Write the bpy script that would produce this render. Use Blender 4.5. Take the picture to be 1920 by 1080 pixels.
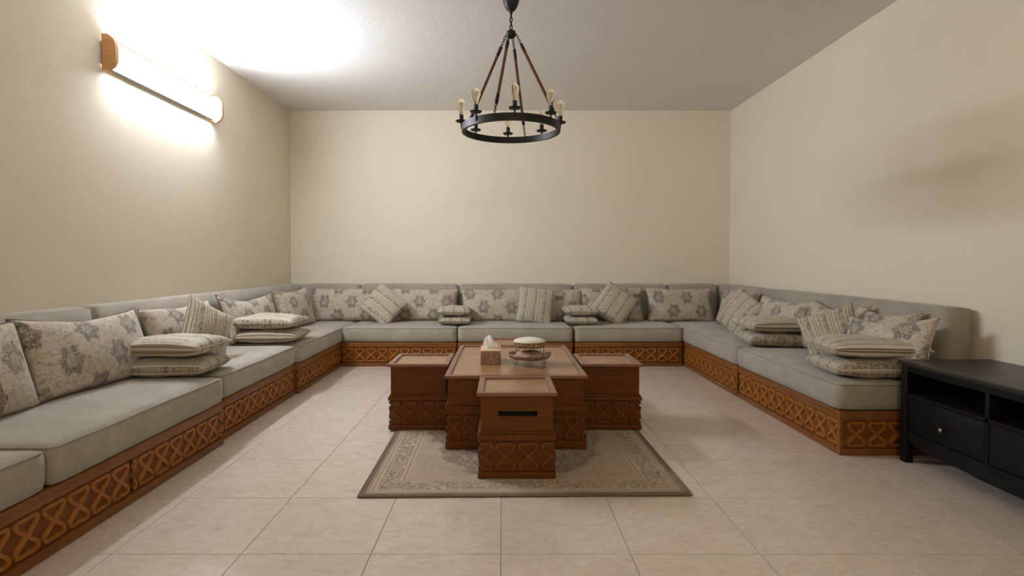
import bpy, bmesh, math, random
from mathutils import Vector, Matrix, noise
random.seed(7)
C = bpy.context.scene.collection
for o in list(bpy.data.objects): bpy.data.objects.remove(o)
PI = math.pi
R = math.radians

# ---------------------------------------------------------------- camera
EYE = 1.125; F = 1020.0; PITCH = R(1.46)
cd = bpy.data.cameras.new('camera'); cam = bpy.data.objects.new('camera', cd); C.objects.link(cam)
cd.sensor_fit = 'HORIZONTAL'; cd.sensor_width = 36.0; cd.lens = 36.0*F/1920.0
cd.shift_x = 17/1920.0; cd.shift_y = -23/1920.0
cam.location = (0, 0, EYE); cam.rotation_euler = (PI/2-PITCH, 0, 0)
cd.clip_start = 0.05
bpy.context.scene.camera = cam

# ---------------------------------------------------------------- world, exposure
w = bpy.data.worlds.new('world'); bpy.context.scene.world = w; w.use_nodes = True
w.node_tree.nodes['Background'].inputs[0].default_value = (0.02, 0.02, 0.02, 1)
vs = bpy.context.scene.view_settings
vs.view_transform = 'Standard'; vs.look = 'None'; vs.gamma = 1; vs.use_curve_mapping = False
vs.exposure = 0.0
LAMP_POWER = 107.0          # emission of the wall tube's diffuser
LAMP_COLOR = (0.93, 1.0, 1.11)
FILL_POWER = 39.0         # added fill, built as a tube light unseen behind the camera
FILL_COLOR = (1.0, 0.86, 0.64)

# ---------------------------------------------------------------- node helper
class NT:
    def __init__(s, name):
        s.m = bpy.data.materials.new(name); s.m.use_nodes = True
        s.t = s.m.node_tree; s.t.nodes.clear()
        s.out = s.t.nodes.new('ShaderNodeOutputMaterial')
        s.b = s.t.nodes.new('ShaderNodeBsdfPrincipled')
        s.t.links.new(s.b.outputs[0], s.out.inputs[0])
    def put(s, sock, v):
        if hasattr(v, 'default_value') and hasattr(v, 'links'): s.t.links.new(v, sock)
        elif isinstance(v, (tuple, list)) and sock.type == 'RGBA' and len(v) == 3: sock.default_value = (*v, 1)
        else: sock.default_value = v
    def new(s, typ, **kw):
        n = s.t.nodes.new(typ)
        for k, v in kw.items(): setattr(n, k, v)
        return n
    def math(s, op, a, b=0.0, c=0.0):
        n = s.new('ShaderNodeMath', operation=op)
        s.put(n.inputs[0], a); s.put(n.inputs[1], b); s.put(n.inputs[2], c)
        return n.outputs[0]
    def mix(s, f, a, b, mode='MIX'):
        n = s.new('ShaderNodeMix', data_type='RGBA', blend_type=mode)
        s.put(n.inputs[0], f); s.put(n.inputs[6], a); s.put(n.inputs[7], b)
        return n.outputs[2]
    def coord(s, kind='Object'):
        return s.new('ShaderNodeTexCoord').outputs[kind]
    def mapping(s, v, scale=(1,1,1), rot=(0,0,0), loc=(0,0,0)):
        n = s.new('ShaderNodeMapping'); s.put(n.inputs[0], v)
        n.inputs[1].default_value = loc; n.inputs[2].default_value = rot; n.inputs[3].default_value = scale
        return n.outputs[0]
    def noise(s, v, scale, detail=3, rough=0.5, dist=0.0):
        n = s.new('ShaderNodeTexNoise'); s.put(n.inputs['Vector'], v)
        n.inputs['Scale'].default_value = scale; n.inputs['Detail'].default_value = detail
        n.inputs['Roughness'].default_value = rough; n.inputs['Distortion'].default_value = dist
        return n.outputs['Fac']
    def ramp(s, f, stops, interp='LINEAR'):
        n = s.new('ShaderNodeValToRGB'); s.put(n.inputs[0], f)
        cr = n.color_ramp; cr.interpolation = interp
        while len(cr.elements) < len(stops): cr.elements.new(0.5)
        for e, (p, c) in zip(cr.elements, stops):
            e.position = p; e.color = (*c, 1) if len(c) == 3 else c
        return n.outputs[0]
    def step(s, v, lo, hi):
        n = s.new('ShaderNodeMapRange', interpolation_type='SMOOTHSTEP')
        s.put(n.inputs[0], v); n.inputs[1].default_value = lo; n.inputs[2].default_value = hi
        return n.outputs[0]
    def bump(s, h, strength=0.3, dist=0.01):
        n = s.new('ShaderNodeBump'); s.put(n.inputs['Height'], h)
        n.inputs['Strength'].default_value = strength; n.inputs['Distance'].default_value = dist
        s.t.links.new(n.outputs[0], s.b.inputs['Normal'])
    def fin(s, col=None, rough=0.6, spec=0.5, **kw):
        if col is not None: s.put(s.b.inputs['Base Color'], col)
        s.put(s.b.inputs['Roughness'], rough)
        s.put(s.b.inputs['Specular IOR Level'], spec)
        for k, v in kw.items(): s.put(s.b.inputs[k], v)
        return s.m

def g3(v): return (v, v, v)

def m_paint(name, col, bumpy=0.15, rough=0.75, bs=60):
    n = NT(name); co = n.coord()
    big = n.noise(co, 1.3, 4, 0.6)
    c = n.mix(n.math('MULTIPLY', big, 0.16), col, tuple(x*0.80 for x in col))
    h = n.noise(co, bs, 4, 0.6)
    n.bump(h, bumpy, 0.004)
    return n.fin(c, rough, 0.35)

def m_wood(name, dark, light, rough=0.38, scale=1.0, spec=0.5):
    n = NT(name); co = n.coord()
    st = n.mapping(co, (1.6*scale, 14*scale, 26*scale))
    a = n.noise(st, 1.6, 5, 0.62, 0.8)
    st2 = n.mapping(co, (6*scale, 90*scale, 150*scale))
    b = n.noise(st2, 1.4, 3, 0.6)
    f = n.math('ADD', n.math('MULTIPLY', a, 0.75), n.math('MULTIPLY', b, 0.25))
    c = n.ramp(f, [(0.30, dark), (0.52, tuple((x+y)/2 for x, y in zip(dark, light))), (0.70, light)])
    n.bump(b, 0.12, 0.002)
    return n.fin(c, n.math('ADD', n.math('MULTIPLY', a, 0.15), rough-0.07), spec)

def m_fabric(name, col, dark, sheen=0.25):
    n = NT(name); co = n.coord()
    big = n.noise(co, 5.0, 4, 0.6, 0.6)
    st = n.mapping(co, (110, 110, 30)); fine = n.noise(st, 3.0, 3, 0.7)
    mid = n.noise(co, 38, 3, 0.6)
    f = n.math('ADD', n.math('MULTIPLY', big, 0.45), n.math('ADD', n.math('MULTIPLY', fine, 0.3), n.math('MULTIPLY', mid, 0.25)))
    c = n.ramp(f, [(0.34, dark), (0.66, col)])
    n.bump(n.math('ADD', fine, n.math('MULTIPLY', mid, 1.2)), 0.35, 0.003)
    return n.fin(c, 0.92, 0.15, **{'Sheen Weight': sheen, 'Sheen Roughness': 0.5})

def m_floral(name):
    n = NT(name); uv = n.coord('UV')
    sp = n.new('ShaderNodeSeparateXYZ'); n.put(sp.inputs[0], uv)
    wob = n.noise(uv, 14, 2, 0.5)
    u = n.math('ADD', sp.outputs[0], n.math('MULTIPLY', n.math('SUBTRACT', wob, 0.5), 0.02)); v = sp.outputs[1]
    def flowers(u, v, su, sv, ru, rv, k):
        row = n.math('FLOOR', n.math('DIVIDE', v, sv))
        odd = n.math('MULTIPLY', n.math('FLOORED_MODULO', row, 2.0), 0.5)
        fu = n.math('SUBTRACT', n.math('FRACT', n.math('ADD', n.math('DIVIDE', u, su), odd)), 0.5)
        fv = n.math('SUBTRACT', n.math('FRACT', n.math('DIVIDE', v, sv)), 0.5)
        x = n.math('DIVIDE', n.math('MULTIPLY', fu, su), ru); y = n.math('DIVIDE', n.math('MULTIPLY', fv, sv), rv)
        r = n.math('SQRT', n.math('ADD', n.math('MULTIPLY', x, x), n.math('MULTIPLY', y, y)))
        th = n.math('ARCTAN2', y, x)
        pet = n.math('MULTIPLY', n.math('COSINE', n.math('MULTIPLY', th, float(k))), 0.13)
        return n.math('SUBTRACT', r, pet), th, r
    lump = n.math('MULTIPLY', n.math('SUBTRACT', n.noise(uv, 32, 2, 0.5), 0.5), 0.75)
    d, th, r = flowers(u, v, 0.345, 0.175, 0.074, 0.084, 6)
    d = n.math('ADD', d, lump)
    body = n.math('SUBTRACT', 1.0, n.step(d, 0.86, 1.02))
    core = n.math('SUBTRACT', 1.0, n.step(r, 0.30, 0.55))
    lace = n.math('ABSOLUTE', n.math('SUBTRACT', n.noise(uv, 62, 2, 0.55, 1.0), 0.5))
    lace = n.math('SUBTRACT', 1.0, n.step(lace, 0.015, 0.075))
    speck = n.noise(uv, 130, 3, 0.7)
    inner = n.math('SUBTRACT', n.math('ADD', 0.50, n.math('MULTIPLY', speck, 0.7)), n.math('ADD', n.math('MULTIPLY', lace, 0.55), n.math('MULTIPLY', core, 0.25)))
    fl = n.math('MULTIPLY', body, n.step(inner, 0.05, 0.85))
    # thin scrolls winding between the medallions
    a = n.noise(uv, 15, 2, 0.5, 1.4)
    line = n.math('SUBTRACT', 1.0, n.step(n.math('ABSOLUTE', n.math('SUBTRACT', a, 0.5)), 0.012, 0.035))
    a2 = n.noise(n.mapping(uv, loc=(3.1, 1.7, 0)), 23, 2, 0.5, 1.8)
    line2 = n.math('SUBTRACT', 1.0, n.step(n.math('ABSOLUTE', n.math('SUBTRACT', a2, 0.52)), 0.012, 0.03))
    leafs = n.step(n.noise(uv, 30, 2, 0.5, 0.5), 0.58, 0.66)
    scr = n.math('MULTIPLY', n.math('MAXIMUM', n.math('MAXIMUM', line, n.math('MULTIPLY', line2, 0.7)), n.math('MULTIPLY', leafs, 0.45)), n.math('SUBTRACT', 1.0, body))
    base = n.mix(n.noise(uv, 8, 3, 0.5), (0.47, 0.40, 0.32), (0.62, 0.555, 0.465))
    base = n.mix(n.math('MULTIPLY', n.step(n.noise(uv, 4, 1, 0.5), 0.5, 0.62), 0.35), base, (0.50, 0.40, 0.25))
    c = n.mix(n.math('MULTIPLY', scr, 0.62), base, (0.22, 0.17, 0.13))
    c = n.mix(n.math('MULTIPLY', fl, 0.9), c, (0.115, 0.092, 0.078))
    wv = n.noise(n.mapping(uv, (400, 400, 1)), 1.0, 1, 0.5)
    n.bump(n.math('ADD', wv, n.math('MULTIPLY', fl, 1.2)), 0.3, 0.002)
    return n.fin(c, 0.75, 0.3, **{'Sheen Weight': 0.15})

def m_striped(name):
    n = NT(name); uv = n.coord('UV')
    sp = n.new('ShaderNodeSeparateXYZ'); n.put(sp.inputs[0], uv)
    v = sp.outputs[1]
    t = n.math('FRACT', n.math('DIVIDE', v, 0.115))
    tan = (0.27, 0.215, 0.135); lt = (0.66, 0.60, 0.50); ol = (0.185, 0.155, 0.095); md = (0.43, 0.37, 0.275); br = (0.16, 0.125, 0.088)
    base = n.ramp(t, [(0.0, lt), (0.035, ol), (0.07, lt), (0.10, md), (0.40, lt), (0.43, ol), (0.46, lt), (0.50, tan), (0.57, lt), (0.60, ol), (0.66, lt), (0.72, tan), (0.80, lt), (0.84, md), (0.92, ol), (0.96, lt)], 'CONSTANT')
    vor = n.noise(uv, 58, 2, 0.55, 1.0)
    orn = n.step(vor, 0.50, 0.53)
    inb = n.math('MULTIPLY', n.math('GREATER_THAN', t, 0.105), n.math('LESS_THAN', t, 0.395))
    c = n.mix(n.math('MULTIPLY', n.math('MULTIPLY', orn, inb), 0.8), base, br)
    inb2 = n.math('MULTIPLY', n.math('GREATER_THAN', t, 0.60), n.math('LESS_THAN', t, 0.66))
    c = n.mix(n.math('MULTIPLY', n.math('MULTIPLY', orn, inb2), 0.7), c, lt)
    wv = n.noise(n.mapping(uv, (300, 300, 1)), 1.0, 1, 0.5)
    n.bump(wv, 0.25, 0.002)
    return n.fin(c, 0.75, 0.3, **{'Sheen Weight': 0.15})

def m_tile(name):
    n = NT(name); co = n.coord()
    oi = n.new('ShaderNodeObjectInfo')
    off = n.new('ShaderNodeVectorMath', operation='ADD'); n.put(off.inputs[0], co)
    cmb = n.new('ShaderNodeCombineXYZ')
    for i in range(3): n.put(cmb.inputs[i], n.math('MULTIPLY', oi.outputs['Random'], 37.0+11*i))
    n.put(off.inputs[1], cmb.outputs[0]); v = off.outputs[0]
    a = n.noise(v, 3.2, 6, 0.62, 1.4)
    b = n.noise(n.mapping(v, (0.7, 1.5, 1)), 11, 5, 0.65, 2.0)
    vein = n.math('SUBTRACT', 1.0, n.step(n.math('ABSOLUTE', n.math('SUBTRACT', a, 0.5)), 0.0, 0.03))
    c = n.ramp(b, [(0.30, (0.575, 0.48, 0.395)), (0.5, (0.64, 0.55, 0.46)), (0.68, (0.69, 0.60, 0.51))])
    c = n.mix(n.math('MULTIPLY', vein, 0.16), c, (0.33, 0.22, 0.16))
    c = n.mix(n.math('MULTIPLY', n.math('SUBTRACT', oi.outputs['Random'], 0.5), 0.12), c, (0.40, 0.32, 0.25))
    n.bump(n.noise(v, 6, 2, 0.5), 0.02, 0.004)
    return n.fin(c, n.math('ADD', 0.13, n.math('MULTIPLY', b, 0.12)), 0.5)

def m_rug(name, W, D):
    n = NT(name); co = n.coord()
    sp = n.new('ShaderNodeSeparateXYZ'); n.put(sp.inputs[0], co)
    ax = n.math('SUBTRACT', W/2, n.math('ABSOLUTE', sp.outputs[0])); ay = n.math('SUBTRACT', D/2, n.math('ABSOLUTE', sp.outputs[1]))
    e = n.math('MINIMUM', ax, ay)          # distance from the rug's edge
    lt = (0.55, 0.465, 0.37); dk = (0.16, 0.115, 0.075); bg = (0.34, 0.27, 0.195)
    bands = n.ramp(n.math('MULTIPLY', e, 2.0), [(0.0, dk), (0.05, bg), (0.085, lt), (0.10, bg), (0.12, lt), (0.14, (0.40, 0.325, 0.24)), (0.34, lt), (0.36, bg), (0.385, lt), (0.40, (0.43, 0.355, 0.27))], 'CONSTANT')
    orn = n.noise(co, 34, 3, 0.6, 2.2)
    pat = n.step(orn, 0.50, 0.56)
    inb = n.math('MULTIPLY', n.step(e, 0.068, 0.072), n.math('SUBTRACT', 1.0, n.step(e, 0.168, 0.172)))
    c = n.mix(n.math('MULTIPLY', n.math('MULTIPLY', pat, inb), 0.7), bands, dk)
    pl = n.step(n.noise(co, 26, 3, 0.6, 2.5), 0.56, 0.60)
    c = n.mix(n.math('MULTIPLY', n.math('MULTIPLY', pl, inb), 0.85), c, (0.66, 0.57, 0.47))
    # faded field with an oval medallion and corner pieces
    xx = n.math('DIVIDE', sp.outputs[0], 0.60); yy = n.math('DIVIDE', sp.outputs[1], 0.98)
    rr = n.math('SQRT', n.math('ADD', n.math('MULTIPLY', xx, xx), n.math('MULTIPLY', yy, yy)))
    rr = n.math('ADD', rr, n.math('MULTIPLY', n.math('SUBTRACT', n.noise(co, 5, 3, 0.6, 0.8), 0.5), 0.45))
    field = n.step(e, 0.20, 0.205)
    ring = n.math('MULTIPLY', n.step(rr, 0.70, 0.73), n.math('SUBTRACT', 1.0, n.step(rr, 0.93, 0.98)))
    mot = n.math('MULTIPLY', field, n.step(n.noise(n.mapping(co, loc=(9, 3, 0)), 15, 5, 0.7, 1.5), 0.47, 0.62))
    c = n.mix(n.math('MULTIPLY', mot, 0.45), c, (0.56, 0.48, 0.385))
    c = n.mix(n.math('MULTIPLY', n.math('MULTIPLY', ring, field), 0.85), c, (0.20, 0.15, 0.11))
    fo = n.math('MULTIPLY', n.step(n.noise(co, 30, 3, 0.6, 2.0), 0.53, 0.58), n.math('MULTIPLY', field, n.math('SUBTRACT', 1.0, n.step(rr, 0.88, 0.93))))
    c = n.mix(n.math('MULTIPLY', fo, 0.7), c, (0.60, 0.55, 0.47))
    fd = n.math('MULTIPLY', n.step(n.noise(n.mapping(co, loc=(4, 2, 0)), 36, 3, 0.6, 2.0), 0.56, 0.60), n.math('MULTIPLY', field, n.math('SUBTRACT', 1.0, n.step(rr, 0.70, 0.76))))
    c = n.mix(n.math('MULTIPLY', fd, 0.7), c, (0.15, 0.11, 0.08))
    fe = n.math('MULTIPLY', field, n.step(n.noise(n.mapping(co, loc=(7, 5, 0)), 48, 3, 0.6, 1.5), 0.55, 0.60))
    c = n.mix(n.math('MULTIPLY', fe, 0.35), c, (0.20, 0.15, 0.105))
    c = n.mix(1.0, c, (0.93, 0.88, 0.83), 'MULTIPLY')
    c = n.mix(n.math('MULTIPLY', n.step(n.noise(co, 2.6, 3, 0.6), 0.50, 0.68), 0.45), c, (0.43, 0.35, 0.235))
    n.bump(n.noise(co, 260, 2, 0.6), 0.5, 0.004)
    return n.fin(c, 0.95, 0.1, **{'Sheen Weight': 0.2})

def m_simple(name, col, rough=0.5, metal=0.0, spec=0.5, bscale=0, bstr=0.1, **kw):
    n = NT(name)
    co = n.coord(); f = n.noise(co, 18, 3, 0.6)
    c = n.mix(f, tuple(x*0.88 for x in col), tuple(min(1, x*1.1) for x in col))
    if bscale: n.bump(n.noise(co, bscale, 3, 0.6), bstr, 0.003)
    return n.fin(c, rough, spec, Metallic=metal, **kw)

M = {}
M['wall'] = m_paint('cream_wall_paint', (0.80, 0.72, 0.58))
M['ceil'] = m_paint('white_ceiling_paint', (0.80, 0.765, 0.725), 0.5, 0.85, 34)
M['grout'] = m_simple('grout', (0.24, 0.18, 0.14), 0.9)
M['tile'] = m_tile('polished_beige_tile')
M['fabric'] = m_fabric('grey_chenille', (0.42, 0.38, 0.31), (0.285, 0.253, 0.20))
M['pipe_grey'] = m_fabric('grey_piping', (0.36, 0.33, 0.28), (0.24, 0.215, 0.18))
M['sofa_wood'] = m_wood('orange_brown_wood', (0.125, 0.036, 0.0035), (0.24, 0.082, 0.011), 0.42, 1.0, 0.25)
M['sofa_rail'] = m_wood('brown_rail_wood', (0.15, 0.050, 0.010), (0.27, 0.108, 0.028), 0.42, 1.0, 0.3)
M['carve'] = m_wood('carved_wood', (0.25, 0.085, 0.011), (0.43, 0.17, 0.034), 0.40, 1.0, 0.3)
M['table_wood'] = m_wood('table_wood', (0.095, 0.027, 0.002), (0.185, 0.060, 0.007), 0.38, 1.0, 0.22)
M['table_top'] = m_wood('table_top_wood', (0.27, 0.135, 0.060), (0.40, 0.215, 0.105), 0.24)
M['table_rim'] = m_wood('table_rim_wood', (0.20, 0.092, 0.048), (0.27, 0.13, 0.073), 0.30, 0.6)
M['slot'] = m_simple('dark_slot', (0.012, 0.008, 0.006), 0.8)
M['black_wood'] = m_wood('black_brown_stain', (0.0042, 0.0037, 0.0027), (0.0080, 0.0070, 0.0052), 0.52, 1.0, 0.17)
M['black_top_lit'] = m_wood('black_brown_lit_top', (0.014, 0.0125, 0.009), (0.024, 0.021, 0.016), 0.36, 1.0, 0.5)  # paler copy of the bench stain; light on the top put into colour
M['black_in'] = m_simple('black_interior', (0.006, 0.006, 0.0055), 0.7)
M['knob'] = m_simple('brushed_knob', (0.35, 0.34, 0.32), 0.35, 1.0)
M['iron'] = m_simple('black_iron', (0.022, 0.019, 0.018), 0.5, 0.5, 0.5, 60, 0.2)
M['bronze'] = m_simple('aged_gold_wire', (0.20, 0.105, 0.045), 0.5, 0.3)
M['white_cloth'] = m_simple('white_padded_cloth', (0.72, 0.66, 0.56), 0.85, 0, 0.2, 90, 0.4)
M['tissue'] = m_simple('tissue_paper', (0.95, 0.94, 0.90), 0.9, 0, 0.1, 30, 0.2)
def m_tissue():
    n = NT('tissue_paper'); n.fin((0.94, 0.93, 0.90), 0.9, 0.1)
    tr = n.new('ShaderNodeBsdfTranslucent'); tr.inputs[0].default_value = (0.95, 0.94, 0.90, 1)
    mx = n.new('ShaderNodeMixShader'); mx.inputs[0].default_value = 0.5
    n.t.links.new(n.b.outputs[0], mx.inputs[1]); n.t.links.new(tr.outputs[0], mx.inputs[2]); n.t.links.new(mx.outputs[0], n.out.inputs[0])
    return n.m
M['tissue'] = m_tissue()
M['floral'] = m_floral('floral_damask')
M['striped'] = m_striped('striped_damask')
M['cord'] = m_simple('dark_braid', (0.16, 0.135, 0.115), 0.9, 0, 0.1, 200, 0.5)
M['cord_l'] = m_simple('tan_braid', (0.40, 0.34, 0.26), 0.9, 0, 0.1, 200, 0.5)
M['oak'] = m_wood('light_oak', (0.50, 0.24, 0.085), (0.68, 0.37, 0.15), 0.4)
M['metal_white'] = m_simple('white_lacquered_metal', (0.5, 0.5, 0.5), 0.4)

def m_rope():
    n = NT('hemp_rope'); uv = n.coord('UV')
    sp = n.new('ShaderNodeSeparateXYZ'); n.put(sp.inputs[0], uv)
    s = n.math('SINE', n.math('MULTIPLY', n.math('ADD', n.math('MULTIPLY', sp.outputs[1], 110.0), sp.outputs[0]), 2*PI))
    c = n.mix(n.step(s, -0.8, 0.6), (0.09, 0.045, 0.018), (0.26, 0.145, 0.065))
    n.bump(s, 0.6, 0.003)
    return n.fin(c, 0.9, 0.1)
M['rope'] = m_rope()
def m_glass():
    n = NT('amber_bulb_glass')
    n.fin((1.0, 0.94, 0.80), 0.03, 0.5, **{'Transmission Weight': 1.0, 'IOR': 1.08})
    return n.m
M['glass'] = m_glass()
M['filament'] = m_simple('bulb_filament_stem', (0.85, 0.66, 0.36), 0.5)
def m_lamp(name, power, col):
    n = NT(name); n.fin((0.9, 0.9, 0.9), 0.4)
    n.put(n.b.inputs['Emission Color'], col); n.b.inputs['Emission Strength'].default_value = power
    return n.m
M['lamp'] = m_lamp('lit_diffuser', LAMP_POWER, LAMP_COLOR)
M['added_fill'] = m_lamp('added_fill_diffuser', FILL_POWER, FILL_COLOR)
def m_boxprint():
    n = NT('marbled_box_card'); co = n.coord()
    a = n.noise(co, 28, 4, 0.6, 1.0)
    c = n.ramp(a, [(0.32, (0.20, 0.10, 0.065)), (0.5, (0.33, 0.19, 0.13)), (0.68, (0.50, 0.36, 0.26))])
    return n.fin(c, 0.45)
M['boxprint'] = m_boxprint()
M['boxtop'] = m_simple('pale_box_top', (0.62, 0.44, 0.29), 0.5)
def m_ornate():
    n = NT('filigree_brown'); co = n.coord()
    a = n.noise(co, 110, 2, 0.6, 0.5)
    c = n.mix(n.step(a, 0.46, 0.56), (0.15, 0.075, 0.04), (0.50, 0.35, 0.23))
    n.bump(a, 0.6, 0.004)
    return n.fin(c, 0.5)
M['ornate'] = m_ornate()
M['liner'] = m_simple('pale_crumpled_cloth', (0.42, 0.29, 0.21), 0.8, 0, 0.2, 60, 0.4)

# ---------------------------------------------------------------- mesh helpers
def mesh_from(bm, name, mat, smooth=False, angle=None):
    me = bpy.data.meshes.new(name)
    bmesh.ops.recalc_face_normals(bm, faces=bm.faces[:])
    for f in bm.faces: f.smooth = smooth
    bm.to_mesh(me); bm.free()
    me.materials.append(mat)
    if smooth and angle: me.set_sharp_from_angle(angle=R(angle))
    return me
def link(name, me, parent=None, loc=(0,0,0), rot=(0,0,0)):
    o = bpy.data.objects.new(name, me); C.objects.link(o)
    o.location = loc; o.rotation_euler = rot
    if parent: o.parent = parent
    return o
def thing(name, label, cat, loc=(0,0,0), rotz=0.0, group=None, me=None):
    o = bpy.data.objects.new(name, me); C.objects.link(o)
    o.location = loc; o.rotation_euler = (0,0,rotz)
    o['label'] = label; o['category'] = cat
    if group: o['group'] = group
    return o
def add_box(bm, x0, x1, y0, y1, z0, z1):
    v = [bm.verts.new(p) for p in ((x0,y0,z0),(x1,y0,z0),(x1,y1,z0),(x0,y1,z0),(x0,y0,z1),(x1,y0,z1),(x1,y1,z1),(x0,y1,z1))]
    return [bm.faces.new([v[i] for i in q]) for q in ((0,3,2,1),(4,5,6,7),(0,1,5,4),(1,2,6,5),(2,3,7,6),(3,0,4,7))]
def box(name, mat, x0, x1, y0, y1, z0, z1, bev=0.0, parent=None, seg=2, **kw):
    bm = bmesh.new(); add_box(bm, x0, x1, y0, y1, z0, z1)
    if bev: bmesh.ops.bevel(bm, geom=bm.edges[:], offset=bev, segments=seg, profile=0.5, affect='EDGES')
    return link(name, mesh_from(bm, name, mat, bool(bev), 35), parent, **kw)
def tube(bm, pts, r, seg=8, closed=False, caps=True, uv=False):
    pts = [Vector(p) for p in pts]; n = len(pts)
    rs = r if isinstance(r, (list, tuple)) else [r]*n
    rings = []; prev = None
    for i, p in enumerate(pts):
        if closed: d = pts[(i+1) % n]-pts[i-1]
        else: d = pts[min(i+1, n-1)]-pts[max(i-1, 0)]
        d.normalize()
        if prev is None:
            a = Vector((0,0,1)) if abs(d.z) < 0.9 else Vector((1,0,0))
            u = d.cross(a).normalized()
        else:
            u = (prev-d*prev.dot(d)).normalized()
        prev = u; v = d.cross(u)
        rings.append([bm.verts.new(p+(u*math.cos(2*PI*k/seg)+v*math.sin(2*PI*k/seg))*rs[i]) for k in range(seg)])
    lay = bm.loops.layers.uv.verify() if uv else None
    L = 0.0
    for i in range(n if closed else n-1):
        a, b = rings[i], rings[(i+1) % n]; d = (pts[(i+1) % n]-pts[i]).length
        for k in range(seg):
            f = bm.faces.new((a[k], a[(k+1) % seg], b[(k+1) % seg], b[k]))
            if uv:
                for l, q in zip(f.loops, ((k/seg, L), ((k+1)/seg, L), ((k+1)/seg, L+d), (k/seg, L+d))): l[lay].uv = q
        L += d
    if caps and not closed:
        bm.faces.new(rings[0][::-1]); bm.faces.new(rings[-1])
def lathe(bm, prof, seg=24, cx=0, cy=0):
    rings = []
    for r, z in prof:
        rings.append([bm.verts.new((cx+r*math.cos(2*PI*k/seg), cy+r*math.sin(2*PI*k/seg), z)) for k in range(seg)])
    for a, b in zip(rings, rings[1:]):
        for k in range(seg): bm.faces.new((a[k], a[(k+1) % seg], b[(k+1) % seg], b[k]))
    if prof[0][0] > 1e-5: bm.faces.new(rings[0][::-1])
    if prof[-1][0] > 1e-5: bm.faces.new(rings[-1])
    bmesh.ops.remove_doubles(bm, verts=bm.verts[:], dist=1e-6)
def structure(o): o['kind'] = 'structure'; return o

# ---------------------------------------------------------------- room shell
XL, XR, YB, YF, H = -2.61, 2.79, 6.70, -1.6, 2.975
structure(box('wall_left', M['wall'], XL-0.15, XL, YF-0.15, YB+0.15, -0.1, H+0.1))
structure(box('wall_right', M['wall'], XR, XR+0.15, YF-0.15, YB+0.15, -0.1, H+0.1))
structure(box('wall_back', M['wall'], XL, XR, YB, YB+0.15, -0.1, H+0.1))
structure(box('wall_front', M['wall'], XL, XR, YF-0.15, YF, -0.1, H+0.1))
structure(box('ceiling', M['ceil'], XL, XR, YF, YB, H, H+0.15))
fl = structure(box('floor', M['grout'], XL, XR, YF, YB, -0.12, -0.0015))
bm = bmesh.new()
T = 0.5; g = 0.0013
add_box(bm, -T/2+g, T/2-g, -T/2+g, T/2-g, -0.010, 0.0)
bmesh.ops.bevel(bm, geom=[e for e in bm.edges if all(v.co.z > -0.001 for v in e.verts)], offset=0.0008, segments=1, affect='EDGES')
tile_me = mesh_from(bm, 'tile', M['tile'])
X0, Y0 = -0.008, 2.567
cut = {}
for i in range(-6, 7):
    for j in range(-9, 10):
        xa, ya = X0+i*T, Y0+j*T
        x0, x1, y0, y1 = max(xa+g, XL), min(xa+T-g, XR), max(ya+g, YF), min(ya+T-g, YB)
        if x1-x0 < 0.01 or y1-y0 < 0.01: continue
        if abs((x1-x0)-(T-2*g)) < 1e-5 and abs((y1-y0)-(T-2*g)) < 1e-5:
            link('tile', tile_me, fl, (xa+T/2, ya+T/2, 0))
        else:
            bm = bmesh.new(); cx, cy = (x0+x1)/2, (y0+y1)/2
            add_box(bm, x0-cx, x1-cx, y0-cy, y1-cy, -0.010, 0.0)
            link('tile', mesh_from(bm, 'tile_cut', M['tile']), fl, (cx, cy, 0))

# ---------------------------------------------------------------- carved motif
def catmull(pts, sub=4):
    out = []; n = len(pts)
    for i in range(n):
        p0, p1, p2, p3 = (Vector(pts[(i+k) % n]) for k in (-1, 0, 1, 2))
        for s in range(sub):
            t = s/sub
            out.append(0.5*((2*p1)+(p2-p0)*t+(2*p0-5*p1+4*p2-p3)*t*t+(3*p1-p0-3*p2+p3)*t**3))
    return out
def motif_mesh(a, b, clip=None, wd=0.0185, th=0.010):
    bm = bmesh.new()
    for sgn, dz in ((1, 0.0), (-1, 0.0004)):
        P = [(0, -0.10), (0.30, 0.20), (0.76, 0.47), (0.98, 0.70), (0.95, 0.92), (0.50, 0.985), (0, 0.95), (-0.50, 0.985), (-0.95, 0.92), (-0.98, 0.70), (-0.76, 0.47), (-0.30, 0.20)]
        pts = catmull([(x*(a-wd/2), z*(b-wd/2)*sgn) for x, z in P], 2)
        n = len(pts); rows = []
        for i, p in enumerate(pts):
            d = (pts[(i+1) % n]-pts[i-1]).normalized(); nn = Vector((-d.y, d.x))
            t = th+dz
            rows.append([bm.verts.new((q.x, y, q.y)) for q, y in ((p-nn*wd/2, 0), (p-nn*wd*0.38, -t), (p+nn*wd*0.38, -t), (p+nn*wd/2, 0))])
        for i in range(n):
            A, B = rows[i], rows[(i+1) % n]
            for k in range(3): bm.faces.new((A[k], A[k+1], B[k+1], B[k]))
    if clip:
        for x, s in ((clip[0], -1), (clip[1], 1)):
            bmesh.ops.bisect_plane(bm, geom=bm.verts[:]+bm.edges[:]+bm.faces[:], plane_co=(x, 0, 0), plane_no=(s, 0, 0), clear_outer=True)
    return bm
_mc = {}
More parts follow.
